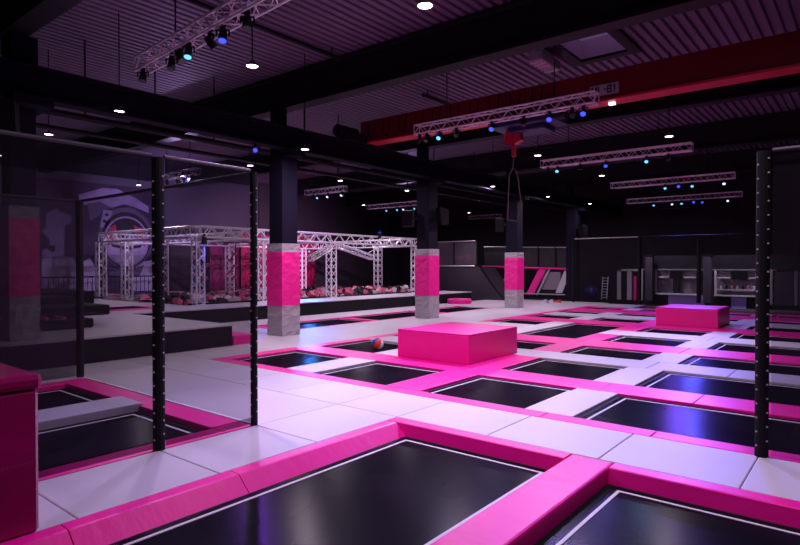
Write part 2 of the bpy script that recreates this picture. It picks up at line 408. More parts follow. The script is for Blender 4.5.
# long thin beds along the pit deck
trampoline(10.3, 13.55, 12.02, 13.60, 'long narrow trampoline with a cyan glow behind the nearest wrapped column', group='narrow beds beside the pit deck')
trampoline(13.85, 17.3, 12.02, 13.60, 'long narrow trampoline behind the middle wrapped column', group='narrow beds beside the pit deck')
trampoline(17.6, 20.9, 12.02, 13.60, 'long narrow bluish trampoline beyond the middle wrapped column', group='narrow beds beside the pit deck')
for x0, x1, y0, y1, w_ in ((10.0, 24.6, 11.94, 12.02, 'front'), (10.0, 24.6, 13.60, 13.70, 'back'),):
    pad('edge_pad', x0, x1, y0, y1, PINK, 'thin pink edge pad along the %s of the narrow beds' % w_, 'pad')
for x0, x1, m_, w_ in ((10.0, 10.3, PINK, 'left end'), (13.55, 13.85, PINK, 'near gap'), (17.3, 17.6, PINK, 'far gap'), (20.9, 24.6, WHITE, 'right end')):
    pad('divider_pad', x0, x1, 12.02, 13.60, m_, '%s pad of the narrow beds by the pit deck, %s' % ('pink' if m_ is PINK else 'light grey', w_), 'pad')
pad('floor_mat', 10.0, 24.6, 13.70, 15.1, WHITE, 'light grey floor strip at the foot of the black pit deck', 'mat')
pad('floor_mat', 7.45, 10.0, 11.94, 15.1, WHITE, 'light grey floor mat in the corner of the black deck', 'mat')
pad('floor_mat', 24.6, 27.0, 9.4, 15.1, WHITE, 'light grey floor mat before the quarter pipe', 'mat')
# near beds
ZB = -.12
trampoline(.25, 4.89, 2.10, 3.90, 'large black trampoline with white line in the left foreground', ZB, 'near trampolines', .12, FZ, 0)
trampoline(.25, 4.89, -.6, 1.71, 'large black trampoline with white line in the right foreground', ZB, 'near trampolines', .12, FZ, 0)
NG = 'pink pads around the near trampolines'
def rpad(name, x0, x1, y0, y1, label, cat='pad', slope=None):
    g = .004; b = MB()
    if slope == 'y':     # face slopes down towards the bed on the low-y side
        b.prism([(y0-.03, FZ), (y1-g, FZ), (y1-g, -.008), (y1-g-.008, 0), (y0+.125, 0), (y0+.105, -.006), (y0-.03, -.125)], 'x', x0+g, x1-g)
    elif slope == 'x':
        b.v = []; pts = [(x0-.015, FZ), (x1-g, FZ), (x1-g, -.008), (x1-g-.008, 0), (x0+.035, 0), (x0+.022, -.006), (x0-.015, -.125)]
        b.prism(pts, 'y', y0+g, y1-g)
    else: b.box(x0+g, x1-g, y0+g, y1-g, FZ, 0, .02)
    o = b.build(name, PINK, origin=((x0+x1)/2, (y0+y1)/2, FZ))
    return tag(o, label, cat, NG)
rpad('edge_pad', -.6, 1.56, 3.90, 4.15, 'pink edge pad at the foot of the tall pink box', slope='y')
rpad('edge_pad', 1.56, 2.86, 3.90, 4.15, 'pink edge pad of near left bed, middle piece with seam', slope='y')
rpad('edge_pad', 2.86, 4.89, 3.90, 4.15, 'pink edge pad of near left bed, piece reaching the corner', slope='y')
rpad('edge_pad', 4.89, 5.08, 2.10, 4.15, 'pink pad with creased face behind the near left bed', slope='x')
rpad('edge_pad', 4.89, 5.08, -.8, 1.71, 'pink pad behind the near right bed', slope='x')
rpad('divider_pad', .25, 5.08, 1.71, 2.10, 'thick glossy pink divider pad between the two foreground beds')

# netted bay on the left: two beds with pink edging
trampoline(.6, 3.50, 5.36, 6.92, 'black trampoline behind the netting, nearest the front net', -.06, 'beds in the netted bay')
trampoline(.6, 3.50, 7.50, 9.05, 'black trampoline behind the netting, far one of the bay', -.06, 'beds in the netted bay')
BG = 'pads of the netted bay'
pad('edge_pad', 3.50, 3.84, 7.2, 9.32, PINK, 'pink edge pad inside the netted bay, far right piece', 'pad', BG)
pad('edge_pad', 3.50, 3.84, 5.12, 7.2, PINK, 'pink edge pad inside the netted bay, near right piece', 'pad', BG)
pad('edge_pad', .3, 3.50, 5.12, 5.36, PINK, 'pink edge pad along the foot of the front net', 'pad', BG)
pad('edge_pad', .3, 3.50, 9.05, 9.32, PINK, 'pink edge pad at the back of the netted bay', 'pad', BG)
o = pad('divider_pad', .3, 3.56, 6.92, 7.50, WHITE, 'raised light grey divider pad between the netted beds', 'pad', BG, z1=.03)
pad('floor_mat', -3, 3.86, 9.32, 10.6, WHITE, 'light grey floor mat behind the netted bay', 'mat')
pad('floor_mat', -3, .3, 5.12, 9.5, WHITE, 'light grey floor mat left of the netted bay', 'mat')

# ------------------------------------------------------------------ pink blocks
def block(x0, x1, y0, y1, z0, z1, label, name='foam_block', m_=PINKBOX, lid=False):
    t = thing(name, ((x0+x1)/2, (y0+y1)/2, z0), label, 'block')
    a, b_ = (x1-x0)/2, (y1-y0)/2; h_ = z1-z0
    if lid:
        MB().box(-a+.02, a-.02, -b_+.02, b_-.02, 0, h_-.10, .02).build('body', m_, t)
        MB().box(-a, a, -b_, b_, h_-.095, h_, .03).build('lid', m_, t)
    else:
        MB().box(-a, a, -b_, b_, 0, h_-.03, .008).build('body', m_, t)
        MB().box(-a, a, -b_, b_, h_-.028, h_, .01).build('top_cover', m_, t)
    return t
block(8.50, 10.27, 5.36, 6.93, .0, .52, 'large square pink foam block in the middle of the field')
block(17.7, 19.4, 3.22, 4.82, .0, .52, 'pink foam block with purple glow far on the right of the field')
block(.15, 1.46, 4.12, 5.06, .0, 1.01, 'tall glossy pink padded box with a lid at the left edge', 'padded_box', mat('glossy_magenta_vinyl', (.30, .003, .10), .2, bump=((2, 2, 2), .1, .02), coat=.3), lid=True)
d = thing('round_pad', (22.2, 14.5, 0), 'small round pink pad on the floor at the end of the pit deck', 'pad')
MB().lathe([(0, 0), (.52, 0), (.55, .03), (.55, .19), (.52, .22), (0, .22)], n=28).build('cushion', PINKBOX, d, smooth=False)
MB().lathe([(.552, .09), (.56, .10), (.552, .11)], n=28).build('piping', BLACK, d)
b = thing('play_ball', (9.07, 7.93, -.036+.125), 'small red white and blue ball on a trampoline', 'ball')
ball = MB(); n1 = 12
pr_ = [(.125*math.sin(math.pi*k/n1), -.125*math.cos(math.pi*k/n1)) for k in range(n1+1)]
ball.lathe(pr_, n=24)
ball.mi = [((q % 24)//4) % 3 for q in range(len(ball.f))]
ball.build('shell', [mat('red_ball_panel', (.6, .03, .04), .4), mat('white_ball_panel', (.7, .7, .7), .4), mat('blue_ball_panel', (.02, .05, .3), .4)], b, smooth=True)
b.rotation_euler = (.5, .3, .2)

# ------------------------------------------------------------------ column wraps
for i, x in enumerate(COLX[:4]):
    lab = ['pink and grey wrap dim behind the netting on the left', 'pink and grey vinyl wrap around the nearest full column', 'pink and grey vinyl wrap around the middle column', 'pink and grey vinyl wrap around the third column below the crane hook'][i]
    wb = .455 if i == 0 else 0; x = 3.64 if i == 0 else x; we = .235 if i == 0 else .29
    t = thing('column_wrap', (x, 11.31 if i else 11.27, wb), lab, 'column pad', 'padded wraps around the steel columns')
    def wrap(name, z0, z1, e, m_):
        # slightly wavy square sleeve
        b = MB(); rr = random.Random(i*10+len(name)+int(z0*10)); N = 5; zs = max(3, int((z1-z0)/.12))
        rings = []
        for q in range(zs+1):
            z = z0+(z1-z0)*q/zs; ring = []
            for side in range(4):
                for k in range(N):
                    tt = -1+2*k/N
                    jx = rr.uniform(-1, 1)*(.016 if 'lower' in name else .008)
                    ee = e+jx
                    px, py = {0: (tt*e, -ee), 1: (ee, tt*e), 2: (-tt*e, ee), 3: (-ee, -tt*e)}[side]
                    if k == 0: px *= .985; py *= .985
                    ring.append((px, py, z))
            rings.append(ring)
        L = 4*N
        for ring in rings: b.v += ring
        for q in range(zs):
            for k in range(L): b.f.append((q*L+k, q*L+(k+1) % L, (q+1)*L+(k+1) % L, (q+1)*L+k)); b.mi.append(0)
        b.f.append(tuple(range(L))); b.f.append(tuple(zs*L+k for k in range(L))); b.mi += [0, 0]
        return b.build(name, m_, t)
    wrap('lower_sleeve', 0, .735, we-.005, GREYV); wrap('middle_sleeve', .73, 2.04, we, PINKW); wrap('upper_sleeve', 2.035, 2.25, we-.005, GREYV)

# ------------------------------------------------------------------ netting and its posts
def netpost(x, y, ztop, r, label, n=6.0, studs=True, z0=0):
    t = thing('net_post', (x, y, z0), label, 'post', None)
    MB().tube((0, 0, 0), (0, 0, ztop-z0), r, 12).build('pole', BLACK, t)
    if studs:
        s_ = None; z = .1
        while z < ztop-.1:
            for ang in (-2.2, -.55):
                a = ang+math.atan2(-y, -x)+1.37; p = Vector((math.cos(a)*r, math.sin(a)*r, z+(.05 if ang > -1 else 0)))
                if s_ is None: s_ = MB().obox((0, 0, 0), (.007, 0, 0), (0, .007, 0), (0, 0, .007)).build('cable_tie', TIE, t); q = s_
                else: q = s_.copy(); COL.objects.link(q)
                q.location = p
            z += .125
    return t
netpost(2.78, 5.12, 2.70, .055, 'thick black studded net post standing in front of the netted bay')
netpost(3.85, 5.12, 2.70, .038, 'black net post at the right corner of the netted bay')
netpost(3.85, 9.42, 2.70, .055, 'black net post at the far corner of the netted bay', studs=False)
netpost(6.07, .75, 2.72, .055, 'thick black net post at the right of the picture')
def panel(name, p0, p1, z0, z1, m_, label, hem=.0, top=None, foot=0):
    p0, p1 = Vector((*p0, 0)), Vector((*p1, 0)); mid = (p0+p1)/2; d = (p1-p0)
    t = thing(name, (mid.x, mid.y, z0), label, 'net')
    b = MB(); a, c_ = -d/2, d/2; h_ = z1-z0
    b.face([a, c_, c_+Vector((0, 0, h_-hem)), a+Vector((0, 0, h_-hem))]); b.build('mesh_panel', m_, t)
    if hem:
        b = MB(); nrm = d.cross(Vector((0, 0, 1))).normalized()*.01
        b.face([a+nrm+Vector((0, 0, h_-hem)), c_+nrm+Vector((0, 0, h_-hem)), c_+nrm+Vector((0, 0, h_)), a+nrm+Vector((0, 0, h_))]); b.build('hem', NETHEM, t)
    if foot:  # added dark strip, shades the pad edge seen through it
        b = MB(); b.face([a, c_, c_+Vector((0, 0, foot)), a+Vector((0, 0, foot))]); b.v = [(x, y-.012, z) for x, y, z in b.v]; b.build('foot_dark_strip', NETSTRIP, t)
    MB().tube(a+Vector((0, 0, h_)), c_+Vector((0, 0, h_)), .022, 8).build('top_rail', STEELB if top is None else top, t)
    return t
panel('safety_net', (-2.0, 5.12), (2.72, 5.12), .02, 2.71, NET, 'fine black safety net left of the studded post, front of the bay', .24, mat('worn_grey_rail', (.07, .055, .085), .6, metal=.3), .07)
panel('safety_net', (2.84, 5.12), (3.80, 5.12), .02, 2.71, NET, 'fine black safety net between the studded post and the corner post', .16, MATS['worn_grey_rail'], .07)
panel('safety_net', (3.85, 5.17), (3.85, 9.36), .02, 2.69, NET, 'fine black safety net along the right side of the netted bay', 0)
panel('safety_net', (-2.0, 9.42), (3.79, 9.42), .02, 2.69, NETD, 'black safety net at the back of the netted bay, thickened to darken what stands behind', 0)
panel('safety_net', (6.07, .68), (6.07, -3.5), .02, 2.72, NET, 'dark safety net right of the right hand post', .10, MATS['worn_grey_rail'])

# ------------------------------------------------------------------ decks
def deck(name, parts, label, m_top=WHITE):
    t = thing(name, (0, 0, FZ), label, 'platform')
    a = MB(); b = MB()
    for x0, x1, y0, y1 in parts:
        a.box(x0, x1, y0, y1, 0, .42-FZ); b.box(x0-.0, x1+.02, y0-.02, y1, .421-FZ, .452-FZ)
    a.build('black_fascia', BLACK, t); b.build('deck_top', m_top, t)
    return t
deck('raised_deck', [(-5.5, 7.42, 10.62, 15.08)], 'black sided raised deck with grey top on the left')
deck('raised_deck', [(-5.5, 24.2, 15.12, 16.75), (-5.5, 10.1, 16.75, 26.9)], 'long black sided deck in front of the foam pit')
st = block(7.45, 7.95, 10.6, 12.6, 0, .20, 'low pink step at the corner of the black deck', 'step_block')
# small recessed bed on the deck
t = thing('deck_trampoline', (7.9, 17.0, .452), 'small pink edged trampoline set in the raised deck behind the net', 'trampoline')
MB().box(-1.3, 1.1, -.75, .75, 0, .02).build('edge_pad', PINK, t); MB().box(-1.0, .8, -.45, .45, .021, .03).build('jump_mat', MATT, t)
# dark crash mats stacked on the deck
for x0, x1, y0, y1, z0, z1, lab in ((2.6, 5.3, 12.3, 14.0, .455, .64, 'lowest black crash mat with pink scraps on the raised deck'), (2.6, 5.9, 13.2, 15.4, .455+.19, .86, 'middle black crash mat on the raised deck'),
                                    (3.0, 7.6, 17.6, 20.4, .455, .98, 'tall black mat block before the railing'), (3.4, 5.7, 14.1, 15.5, .86, 1.0, 'top black crash mat on the raised deck')):
    if z0 > .5 and z0 < .7: y0 = 12.9
    t = thing('crash_mat', ((x0+x1)/2, (y0+y1)/2, z0), lab, 'mat', 'black crash mats on the raised deck')
    a, b_ = (x1-x0)/2, (y1-y0)/2
    MB().box(-a, a, -b_, b_, 0, z1-z0, .03).build('body', BLACK, t)
    MB().box(-a+.3, a-.3, -b_-.012, -b_+.01, .04, .08).build('strap', DARKF, t)
r_ = random.Random(3)
for k in range(5):
    a = 3.6+k*.28
    q = MB().obox((0, 0, 0), (.11, .02, .01), (-.02, .05, .0), (0, 0, .03)).build('foam_scrap', FOAMP)
    q.location = (a, 12.45+.1*(k % 2), .64+.035); q.rotation_euler.z = r_.uniform(0, 3)
    tag(q, 'pink foam scrap lying on the lowest black crash mat', 'foam', 'pink foam scraps on the crash mat')
# railing in front of the mural
t = thing('railing', (10.5, 26.2, .452), 'thin dark railing in front of the space mural', 'railing')
MB().tube((-7, 0, .78), (4.4, 0, .78), .03, 6).build('handrail', BLACK, t); MB().tube((-7, 0, .08), (4.4, 0, .08), .02, 6).build('bottom_rail', BLACK, t)
for k in range(60):
    x = -7+11.4*k/59; MB().tube((x, 0, .08), (x, 0, .78), .014, 5).build('baluster', BLACK, t)

# ------------------------------------------------------------------ mural: pilot in a helmet, painted wall panel
MU = thing('wall_mural', (11.9, 26.96, 0), 'painted mural of a helmeted figure with round visor, lilac and black', 'mural')
MUO = (11.9, 26.96, 0)
def flat(name, pts, m_, dy):
    b = MB(); b.prism([(x-MUO[0], z) for x, z in pts], 'y', -dy, -dy+.006); return b.build(name, m_, MU)
def ell(cx, cz, rx, rz, n=36, a0=0, a1=2*math.pi): return [(cx+rx*math.cos(a0+(a1-a0)*k/(n-1)), cz+rz*math.sin(a0+(a1-a0)*k/(n-1))) for k in range(n)]
M_BG = mat('mural_night_paint', (.035, .022, .06), .7, var=((.8, .8, .8), (.07, .045, .11), .45, .65))
M_LI = mat('mural_lilac_paint', (.36, .27, .52), .7, var=((1.5, 1.5, 1.5), (.25, .18, .38), .45, .7))
M_LW = mat('mural_pale_paint', (.52, .42, .66), .7, var=((1.2, 1.2, 1.2), (.34, .26, .46), .45, .7))
M_DK = mat('mural_black_paint', (.02, .014, .03), .7)
M_PK = mat('mural_pink_paint', (.62, .03, .14), .6)
M_MD = mat('mural_mauve_paint', (.12, .085, .18), .7)
flat('background', [(8.6, .5), (15.0, .5), (15.0, 5.4), (8.6, 5.4)], M_BG, .02)
flat('upper_glow', [(10.98, 4.82), (12.03, 5.22), (12.66, 5.24), (13.47, 4.91), (14.15, 4.54), (14.15, 4.24), (13.47, 4.47), (12.98, 4.57), (12.41, 4.36), (11.87, 4.59), (11.05, 4.33)], M_LI, .03)
flat('glove', [(9.69, 3.89), (10.07, 4.18), (10.24, 4.0), (10.69, 3.89), (10.69, 3.58), (10.41, 3.42), (10.37, 2.14), (10.06, 2.06), (9.52, 2.06), (9.55, 2.38), (9.79, 2.43), (9.82, 2.8), (9.52, 3.15), (9.69, 3.38)], M_LI, .03)
flat('glove_joint', ell(9.9, 2.45, .13, .14), M_DK, .04)
flat('forearm_glow', [(9.52, 2.02), (10.33, 2.14), (10.75, 2.07), (10.89, 1.61), (10.89, .62), (9.51, .62)], M_LW, .03)
flat('chest_glow', [(11.11, .61), (11.11, 1.84), (11.45, 2.08), (11.67, 1.61), (11.78, 1.3), (11.78, .59)], M_LW, .03)
flat('shoulder_glow', [(13.12, 1.28), (13.79, 1.9), (14.4, 2.0), (14.4, .5), (13.45, .5)], M_LW, .03)
flat('cuff', [(11.35, 4.47), (11.87, 4.59), (12.41, 4.36), (12.03, 4.25), (11.87, 3.97), (11.45, 3.71)], M_MD, .035)
flat('hose_box', [(12.03, 4.25), (12.45, 4.2), (12.17, 3.39), (11.87, 3.46)], M_LI, .045)
for z in (4.02, 3.72): flat('hose_hole', ell(12.17 if z > 3.9 else 12.08, z, .08, .08, 16), M_DK, .05)
flat('helmet_shell', ell(13.08, 3.0, 1.28, 1.42), M_MD, .04)
flat('helmet_rim', ell(13.08, 2.92, 1.16, 1.28), M_DK, .045)
flat('helmet_ring', ell(13.08, 2.85, 1.06, 1.16), M_LI, .05)
flat('visor', ell(13.08, 2.87, .98, 1.08), M_LW, .055)
flat('visor_dark_top', ell(13.08, 2.87, .96, 1.06, 30, math.radians(8), math.radians(172)), M_DK, .06)
flat('visor_pink_left', [(12.18, 3.05), (12.3, 3.45), (12.55, 3.6), (12.62, 3.3), (12.4, 2.75), (12.2, 2.6)], M_PK, .065)
flat('visor_pink_right', [(13.98, 3.05), (13.86, 3.45), (13.4, 3.6), (13.5, 3.3), (13.75, 2.75), (13.95, 2.6)], M_PK, .065)
flat('visor_reflection', [(12.35, 2.72), (13.08, 2.6), (13.8, 2.72), (13.75, 2.58), (13.08, 2.44), (12.4, 2.58)], M_DK, .065)
flat('visor_band', [(12.3, 2.88), (13.08, 2.78), (13.86, 2.88), (13.84, 2.76), (13.08, 2.64), (12.32, 2.76)], M_LW, .07)
flat('collar', [(12.2, 1.7), (13.1, 1.5), (13.9, 1.75), (13.7, 1.25), (13.1, 1.1), (12.3, 1.3)], M_MD, .05)

# ------------------------------------------------------------------ lattice trusses
def truss_parts(t, p0, p1, w_=.29, rc=.018, m_=ALU, step=None, sides=6):
    p0, p1 = Vector(p0), Vector(p1); d = (p1-p0); L = d.length; d.normalize()
    upv = Vector((0, 0, 1)) if abs(d.z) < .9 else Vector((1, 0, 0))
    sd = d.cross(upv).normalized(); up2 = sd.cross(d).normalized(); h_ = w_/2
    cs = [(-h_, -h_), (h_, -h_), (h_, h_), (-h_, h_)]
    for a, b_ in cs: MB().tube(p0+sd*a+up2*b_, p1+sd*a+up2*b_, rc, sides).build('chord', m_, t)
    l = MB(); nseg = max(2, round(L/(step or w_*.95)))
    for f_ in range(4):
        a, b_ = cs[f_], cs[(f_+1) % 4]
        for k in range(nseg):
            u, v = (a, b_) if k % 2 == 0 else (b_, a)
            l.tube(p0+d*(L*k/nseg)+sd*u[0]+up2*u[1], p0+d*(L*(k+1)/nseg)+sd*v[0]+up2*v[1], rc*.5, 4, cap=False)
    for e in (0, L):
        for f_ in range(4):
            a, b_ = cs[f_], cs[(f_+1) % 4]; l.tube(p0+d*e+sd*a[0]+up2*a[1], p0+d*e+sd*b_[0]+up2*b_[1], rc*.6, 5)
    l.build('lacing', m_, t)
def spot(loc, target, lens, label, scale=1.0, power=0, colour=(1, 1, 1)):
    t = thing('stage_light', loc, label, 'stage light', 'stage lights clamped under the trusses')
    d = (Vector(target)-Vector(loc)).normalized(); sd = d.cross(Vector((0, 0, 1))).normalized(); r = .095*scale
    c0 = Vector((0, 0, -.20*scale))
    MB().tube(c0-d*.13*scale, c0+d*.11*scale, r*.75, 14, r).build('housing', STEELB, t)
    ln = MB().tube(c0+d*.112*scale, c0+d*.12*scale, r*.82, 14).build('lens', lens, t)
    y_ = MB().path([c0+sd*(r+.02), sd*(r+.02)+Vector((0, 0, -.05)), -sd*(r+.02)+Vector((0, 0, -.05)), c0-sd*(r+.02)], .012, 5)
    y_.build('yoke', STEELB, t); MB().box(-.025, .025, -.025, .025, -.05, .03).build('clamp', STEELB, t)
    if power:
        L = bpy.data.lights.new('stage_light_beam', 'SPOT'); L.energy = power; L.color = colour; L.spot_size = math.radians(20 if power > 850 and lens in (BLUEL, CYANL) else 75); L.spot_blend = .9; L.shadow_soft_size = .08
        q = bpy.data.objects.new('stage_light_beam', L); COL.objects.link(q); q.location = Vector(loc)+c0+d*.14*scale
        q.rotation_euler = d.to_track_quat('-Z', 'Y').to_euler()
    return t
def hung_truss(p0, p1, label, ceil=6.46, w_=.20, m_=ALU, drops=(.2, .8)):
    p0, p1 = Vector(p0), Vector(p1); mid = (p0+p1)/2
    t = thing('lighting_truss', mid, label, 'truss', 'lighting trusses hung from the roof')
    truss_parts(t, p0-mid, p1-mid, w_, m_=m_)
    for f_ in drops:
        p = p0.lerp(p1, f_)-mid; MB().tube(p+Vector((0, 0, w_/2)), p+Vector((0, 0, ceil-mid.z)), .012, 5).build('hanging_wire', STEELB, t)
    return t
ZT = 4.79
BLU, CYA, VIO = (.12, .10, 1), (.25, .55, 1), (.45, .12, 1)
def dn(p, dx=-3, dy=-1): return (p[0]+dx, p[1]+dy, 0)
hung_truss((4.50, 8.75, ZT), (4.08, 3.2, ZT), 'nearest lighting truss, cut by the top of the picture')
hung_truss((10.6, 8.08, ZT), (10.6, 3.93, ZT), 'lighting truss running across the red crane girder')
hung_truss((16.5, 7.8, ZT), (16.5, 3.62, ZT), 'pale lighting truss beyond the red crane')
hung_truss((22.6, 7.8, ZT), (22.6, 3.62, ZT), 'upper of two far trusses hung above the far pink block')
hung_truss((28.6, 9.1, ZT), (28.6, 4.3, ZT), 'lower of two far trusses hung above the far pink block')
hung_truss((22.8, 20.6, ZT), (22.8, 17.3, ZT), 'lighting truss hung above the right end of the foam pit')
hung_truss((16.7, 18.6, ZT), (16.7, 16.3, ZT), 'short lighting truss hung above the middle of the foam pit')
hung_truss((10.6, 19.4, ZT), (10.6, 17.0, ZT), 'short lighting truss seen through the net above the pit rig')
hung_truss((31.8, 20.0, ZT), (31.8, 17.7, ZT), 'farthest lighting truss above the quarter pipe')
zs_ = ZT-.10
SP = [((4.44, 8.6, zs_), DARKL, 0, BLU, 'unlit black stage light at the left end of the nearest truss'),
      ((4.32, 7.15, zs_), CYANL, 60, CYA, 'stage light with a faint cyan lens on the nearest truss'),
      ((4.42, 7.75, zs_), DARKL, 0, BLU, 'unlit stage light near the left end of the nearest truss'),
      ((4.28, 6.3, zs_), BLUEL, 140, VIO, 'stage light with bright blue white lens on the nearest truss'),
      ((4.24, 5.75, zs_), DARKL, 0, BLU, 'dark stage light near the top edge of the picture'),
      ((10.6, 7.45, zs_), CYANL, 60, CYA, 'stage light with a cyan lens at the left of the crane truss'),
      ((10.6, 6.12, zs_), BLUEL, 260, BLU, 'stage light with a blue lens at the left of the crane truss'),
      ((10.6, 4.85, zs_), BLUEL, 260, BLU, 'stage light with a blue lens beside the crane hoist'),
      ((10.6, 4.18, zs_), BLUEL, 260, BLU, 'stage light with a blue lens at the right end of the crane truss'),
      ((16.5, 7.3, zs_), CYANL, 0, CYA, 'stage light with cyan lens at left of the pale truss'),
      ((16.5, 5.85, zs_), BLUEL, 260, BLU, 'stage light with blue lens in the middle of the pale truss'),
      ((16.5, 4.75, zs_), CYANL, 120, CYA, 'stage light with cyan lens at right of the pale truss'),
      ((22.6, 5.85, zs_), CYANL, 0, CYA, 'stage light at the left of the upper far truss'),
      ((22.6, 4.95, zs_), CYANL, 200, VIO, 'stage light in the middle of the upper far truss'),
      ((22.6, 3.95, zs_), WHITEL, 0, CYA, 'stage light at the right of the upper far truss'),
      ((28.6, 7.9, zs_), CYANL, 0, CYA, 'stage light at the left end of the lower far truss'),
      ((28.6, 7.1, zs_), WHITEL, 420, BLU, 'second stage light on the lower far truss'),
      ((28.6, 6.7, zs_), CYANL, 0, CYA, 'third stage light on the lower far truss'),
      ((28.6, 5.85, zs_), BLUEL, 520, BLU, 'fourth stage light on the lower far truss'),
      ((28.6, 4.85, zs_), WHITEL, 0, BLU, 'stage light at the right end of the lower far truss'),
      ((22.8, 19.3, zs_), CYANL, 160, CYA, 'stage light at the left of the truss above the right pit end'),
      ((22.8, 18.6, zs_), CYANL, 0, CYA, 'middle stage light above the right pit end'),
      ((22.8, 18.2, zs_), WHITEL, 0, CYA, 'second stage light from the right above the right pit end'),
      ((22.8, 17.5, zs_), CYANL, 0, CYA, 'rightmost stage light above the right pit end'),
      ((16.7, 17.9, zs_), CYANL, 0, CYA, 'left stage light on the short truss above the pit'),
      ((16.7, 17.3, zs_), WHITEL, 160, VIO, 'middle stage light on the short truss above the pit'),
      ((16.7, 16.5, zs_), WHITEL, 0, CYA, 'right stage light on the short truss above the pit'),
      ((10.6, 17.6, zs_), BLUEL, 200, VIO, 'blue stage light seen through the net above the pit rig'),
      ]
for p, lens, pw, cl, lab in SP:
    far = p[0] > 20
    spot(p, dn(p, -5 if p[0] > 8 else -1.2, -1.0), lens, lab, .62, pw*.8, cl)

# moving heads, then added wash lights (their own lens, housing and beam)
def head(loc, target, lens, label, power, colour):
    return spot(loc, target, lens, label, .62, power, colour)
head((28.6, 6.2, zs_), (8.0, 1.9, 0), BLUEL, 'blue moving head on the lower far truss aimed down the long beds', 2000, (.08, .08, 1))
head((22.6, 5.4, zs_), (6.0, 1.6, 0), BLUEL, 'blue moving head on the upper far truss aimed down the field', 900, (.2, .08, 1))
head((8.4, 11.1, 4.52), (2.4, 3.2, 0), BLUEL, 'violet stage light clamped under the crane runway', 160, (.3, .06, 1))
head((20.0, 23.4, 2.62), (7.2, 8.1, 0), BLUEL, 'blue stage light on the back beam of the pit rig', 1000, (.05, .05, 1))
head((21.3, 23.5, 2.62), (10.9, 12.4, 0), CYANL, 'cyan stage light at the back corner of the pit rig', 1000, (.03, .25, 1))
def wash(loc, target, label, power, colour, size=100, lens=DARKL):  # added fixtures that brighten floor, blocks, columns, walls and roof
    t = spot(loc, target, lens, label, .62, power, colour)
    return t
W_ = (1, .74, 1)
for p, tg_, pw, cl, lab in (((10.6, 7.0, zs_), (7.0, 5.8, 0), 330, W_, 'added wash light on the crane truss aimed at the near rows'), ((10.6, 5.4, zs_), (8.5, 4.5, 0), 300, W_, 'added wash light at the middle of the crane truss'),
                            ((10.6, 7.8, zs_), (6.5, 8.0, 0), 260, W_, 'added wash light at the far left of the crane truss'), ((10.6, 4.4, zs_), (6.5, 2.2, 0), 280, (.9, .7, 1), 'added wash light at the right of the crane truss'),
                            ((4.35, 7.4, zs_), (4.6, 4.0, 0), 260, W_, 'added wash light in the middle of the nearest truss'), ((16.5, 6.6, zs_), (14.0, 6.5, 0), 380, W_, 'added wash light in the middle of the pale truss'),
                            ((16.5, 4.2, zs_), (14.0, 3.0, 0), 420, (.85, .65, 1), 'added wash light at the right of the pale truss'),
                            ((4.3, 6.6, zs_), (9.0, 6.0, .3), 170, (1, .62, .95), 'added wash light on the nearest truss aimed at the large pink block'),
                            ((10.6, 8.0, zs_), (9.5, 11.3, 1.6), 200, (1, .6, .9), 'added wash light on the crane truss aimed at the nearest wrapped column'), ((16.5, 7.6, zs_), (15.4, 11.2, 1.5), 220, (1, .6, .9), 'added wash light on the pale truss aimed at the middle column'),
                            ((22.6, 7.7, zs_), (21.4, 11.2, 1.5), 220, (1, .6, .9), 'added wash light on the upper far truss aimed at the third column'),
                            ((10.6, 17.3, zs_), (12.5, 26.9, 2.6), 2000, (.70, .50, 1), 'added wash light on the short truss aimed at the mural'), ((10.6, 18.9, zs_), (17.0, 26.9, 3.6), 800, (.6, .42, 1), 'added wash light on the short truss aimed at the slate wall'), ((10.6, 18.0, zs_), (8.6, 14.5, 6.4), 170, (.6, .4, 1), 'added upward wash light on the short truss aimed at the roof deck'), ((22.8, 18.0, zs_), (17.0, 15.5, 6.4), 170, (.65, .4, 1), 'added upward wash light above the right pit end aimed at the roof deck'),
                            ((16.7, 18.2, zs_), (20.5, 26.2, 1.6), 2300, (1, .5, .9), 'added wash light above the pit aimed at the pink curtains'), ((28.6, 8.6, zs_), (30.0, 7.0, 1.0), 420, (.9, .75, 1), 'added wash light on the lower far truss aimed at the cafe front'),
                            ((28.6, 5.2, zs_), (30.0, 4.5, 1.0), 420, (.9, .75, 1), 'second added wash light aimed at the cafe front'), ((22.8, 17.7, zs_), (25.0, 14.5, .8), 300, (1, .7, .95), 'added wash light above the pit end aimed at the quarter pipe')):
    wash(p, tg_, lab, pw, cl)

# rig of trusses around the foam pit
t = thing('truss_rig', (16, 20, .452), 'aluminium truss rig standing around the foam pit', 'truss rig')
o_ = Vector((16, 20, .452))
def rig(a, b_, w_=.29, sub='rig_beam'):
    e = bpy.data.objects.new(sub, None); COL.objects.link(e); e.parent = t; e.empty_display_size = .1
    e.location = Vector(a)-o_; truss_parts(e, Vector((0, 0, 0)), Vector(b_)-Vector(a), w_, rc=.03)
RX0, RX1, RY0, RY1, RZ = 10.4, 21.8, 16.7, 23.5, 2.80
rig((RX0, RY0, RZ), (RX1, RY0, RZ), .34); rig((RX0, RY1, RZ), (RX1, RY1, RZ), .34)
rig((RX0, RY0+.18, RZ), (RX0, RY1-.18, RZ), .34); rig((RX1, RY0+.18, RZ), (RX1, RY1-.18, RZ), .34)
rig((13.0, RY0+.18, RZ), (13.0, RY1-.18, RZ), .3); rig((16.3, RY0+.18, RZ), (16.3, RY1-.18, RZ), .3)
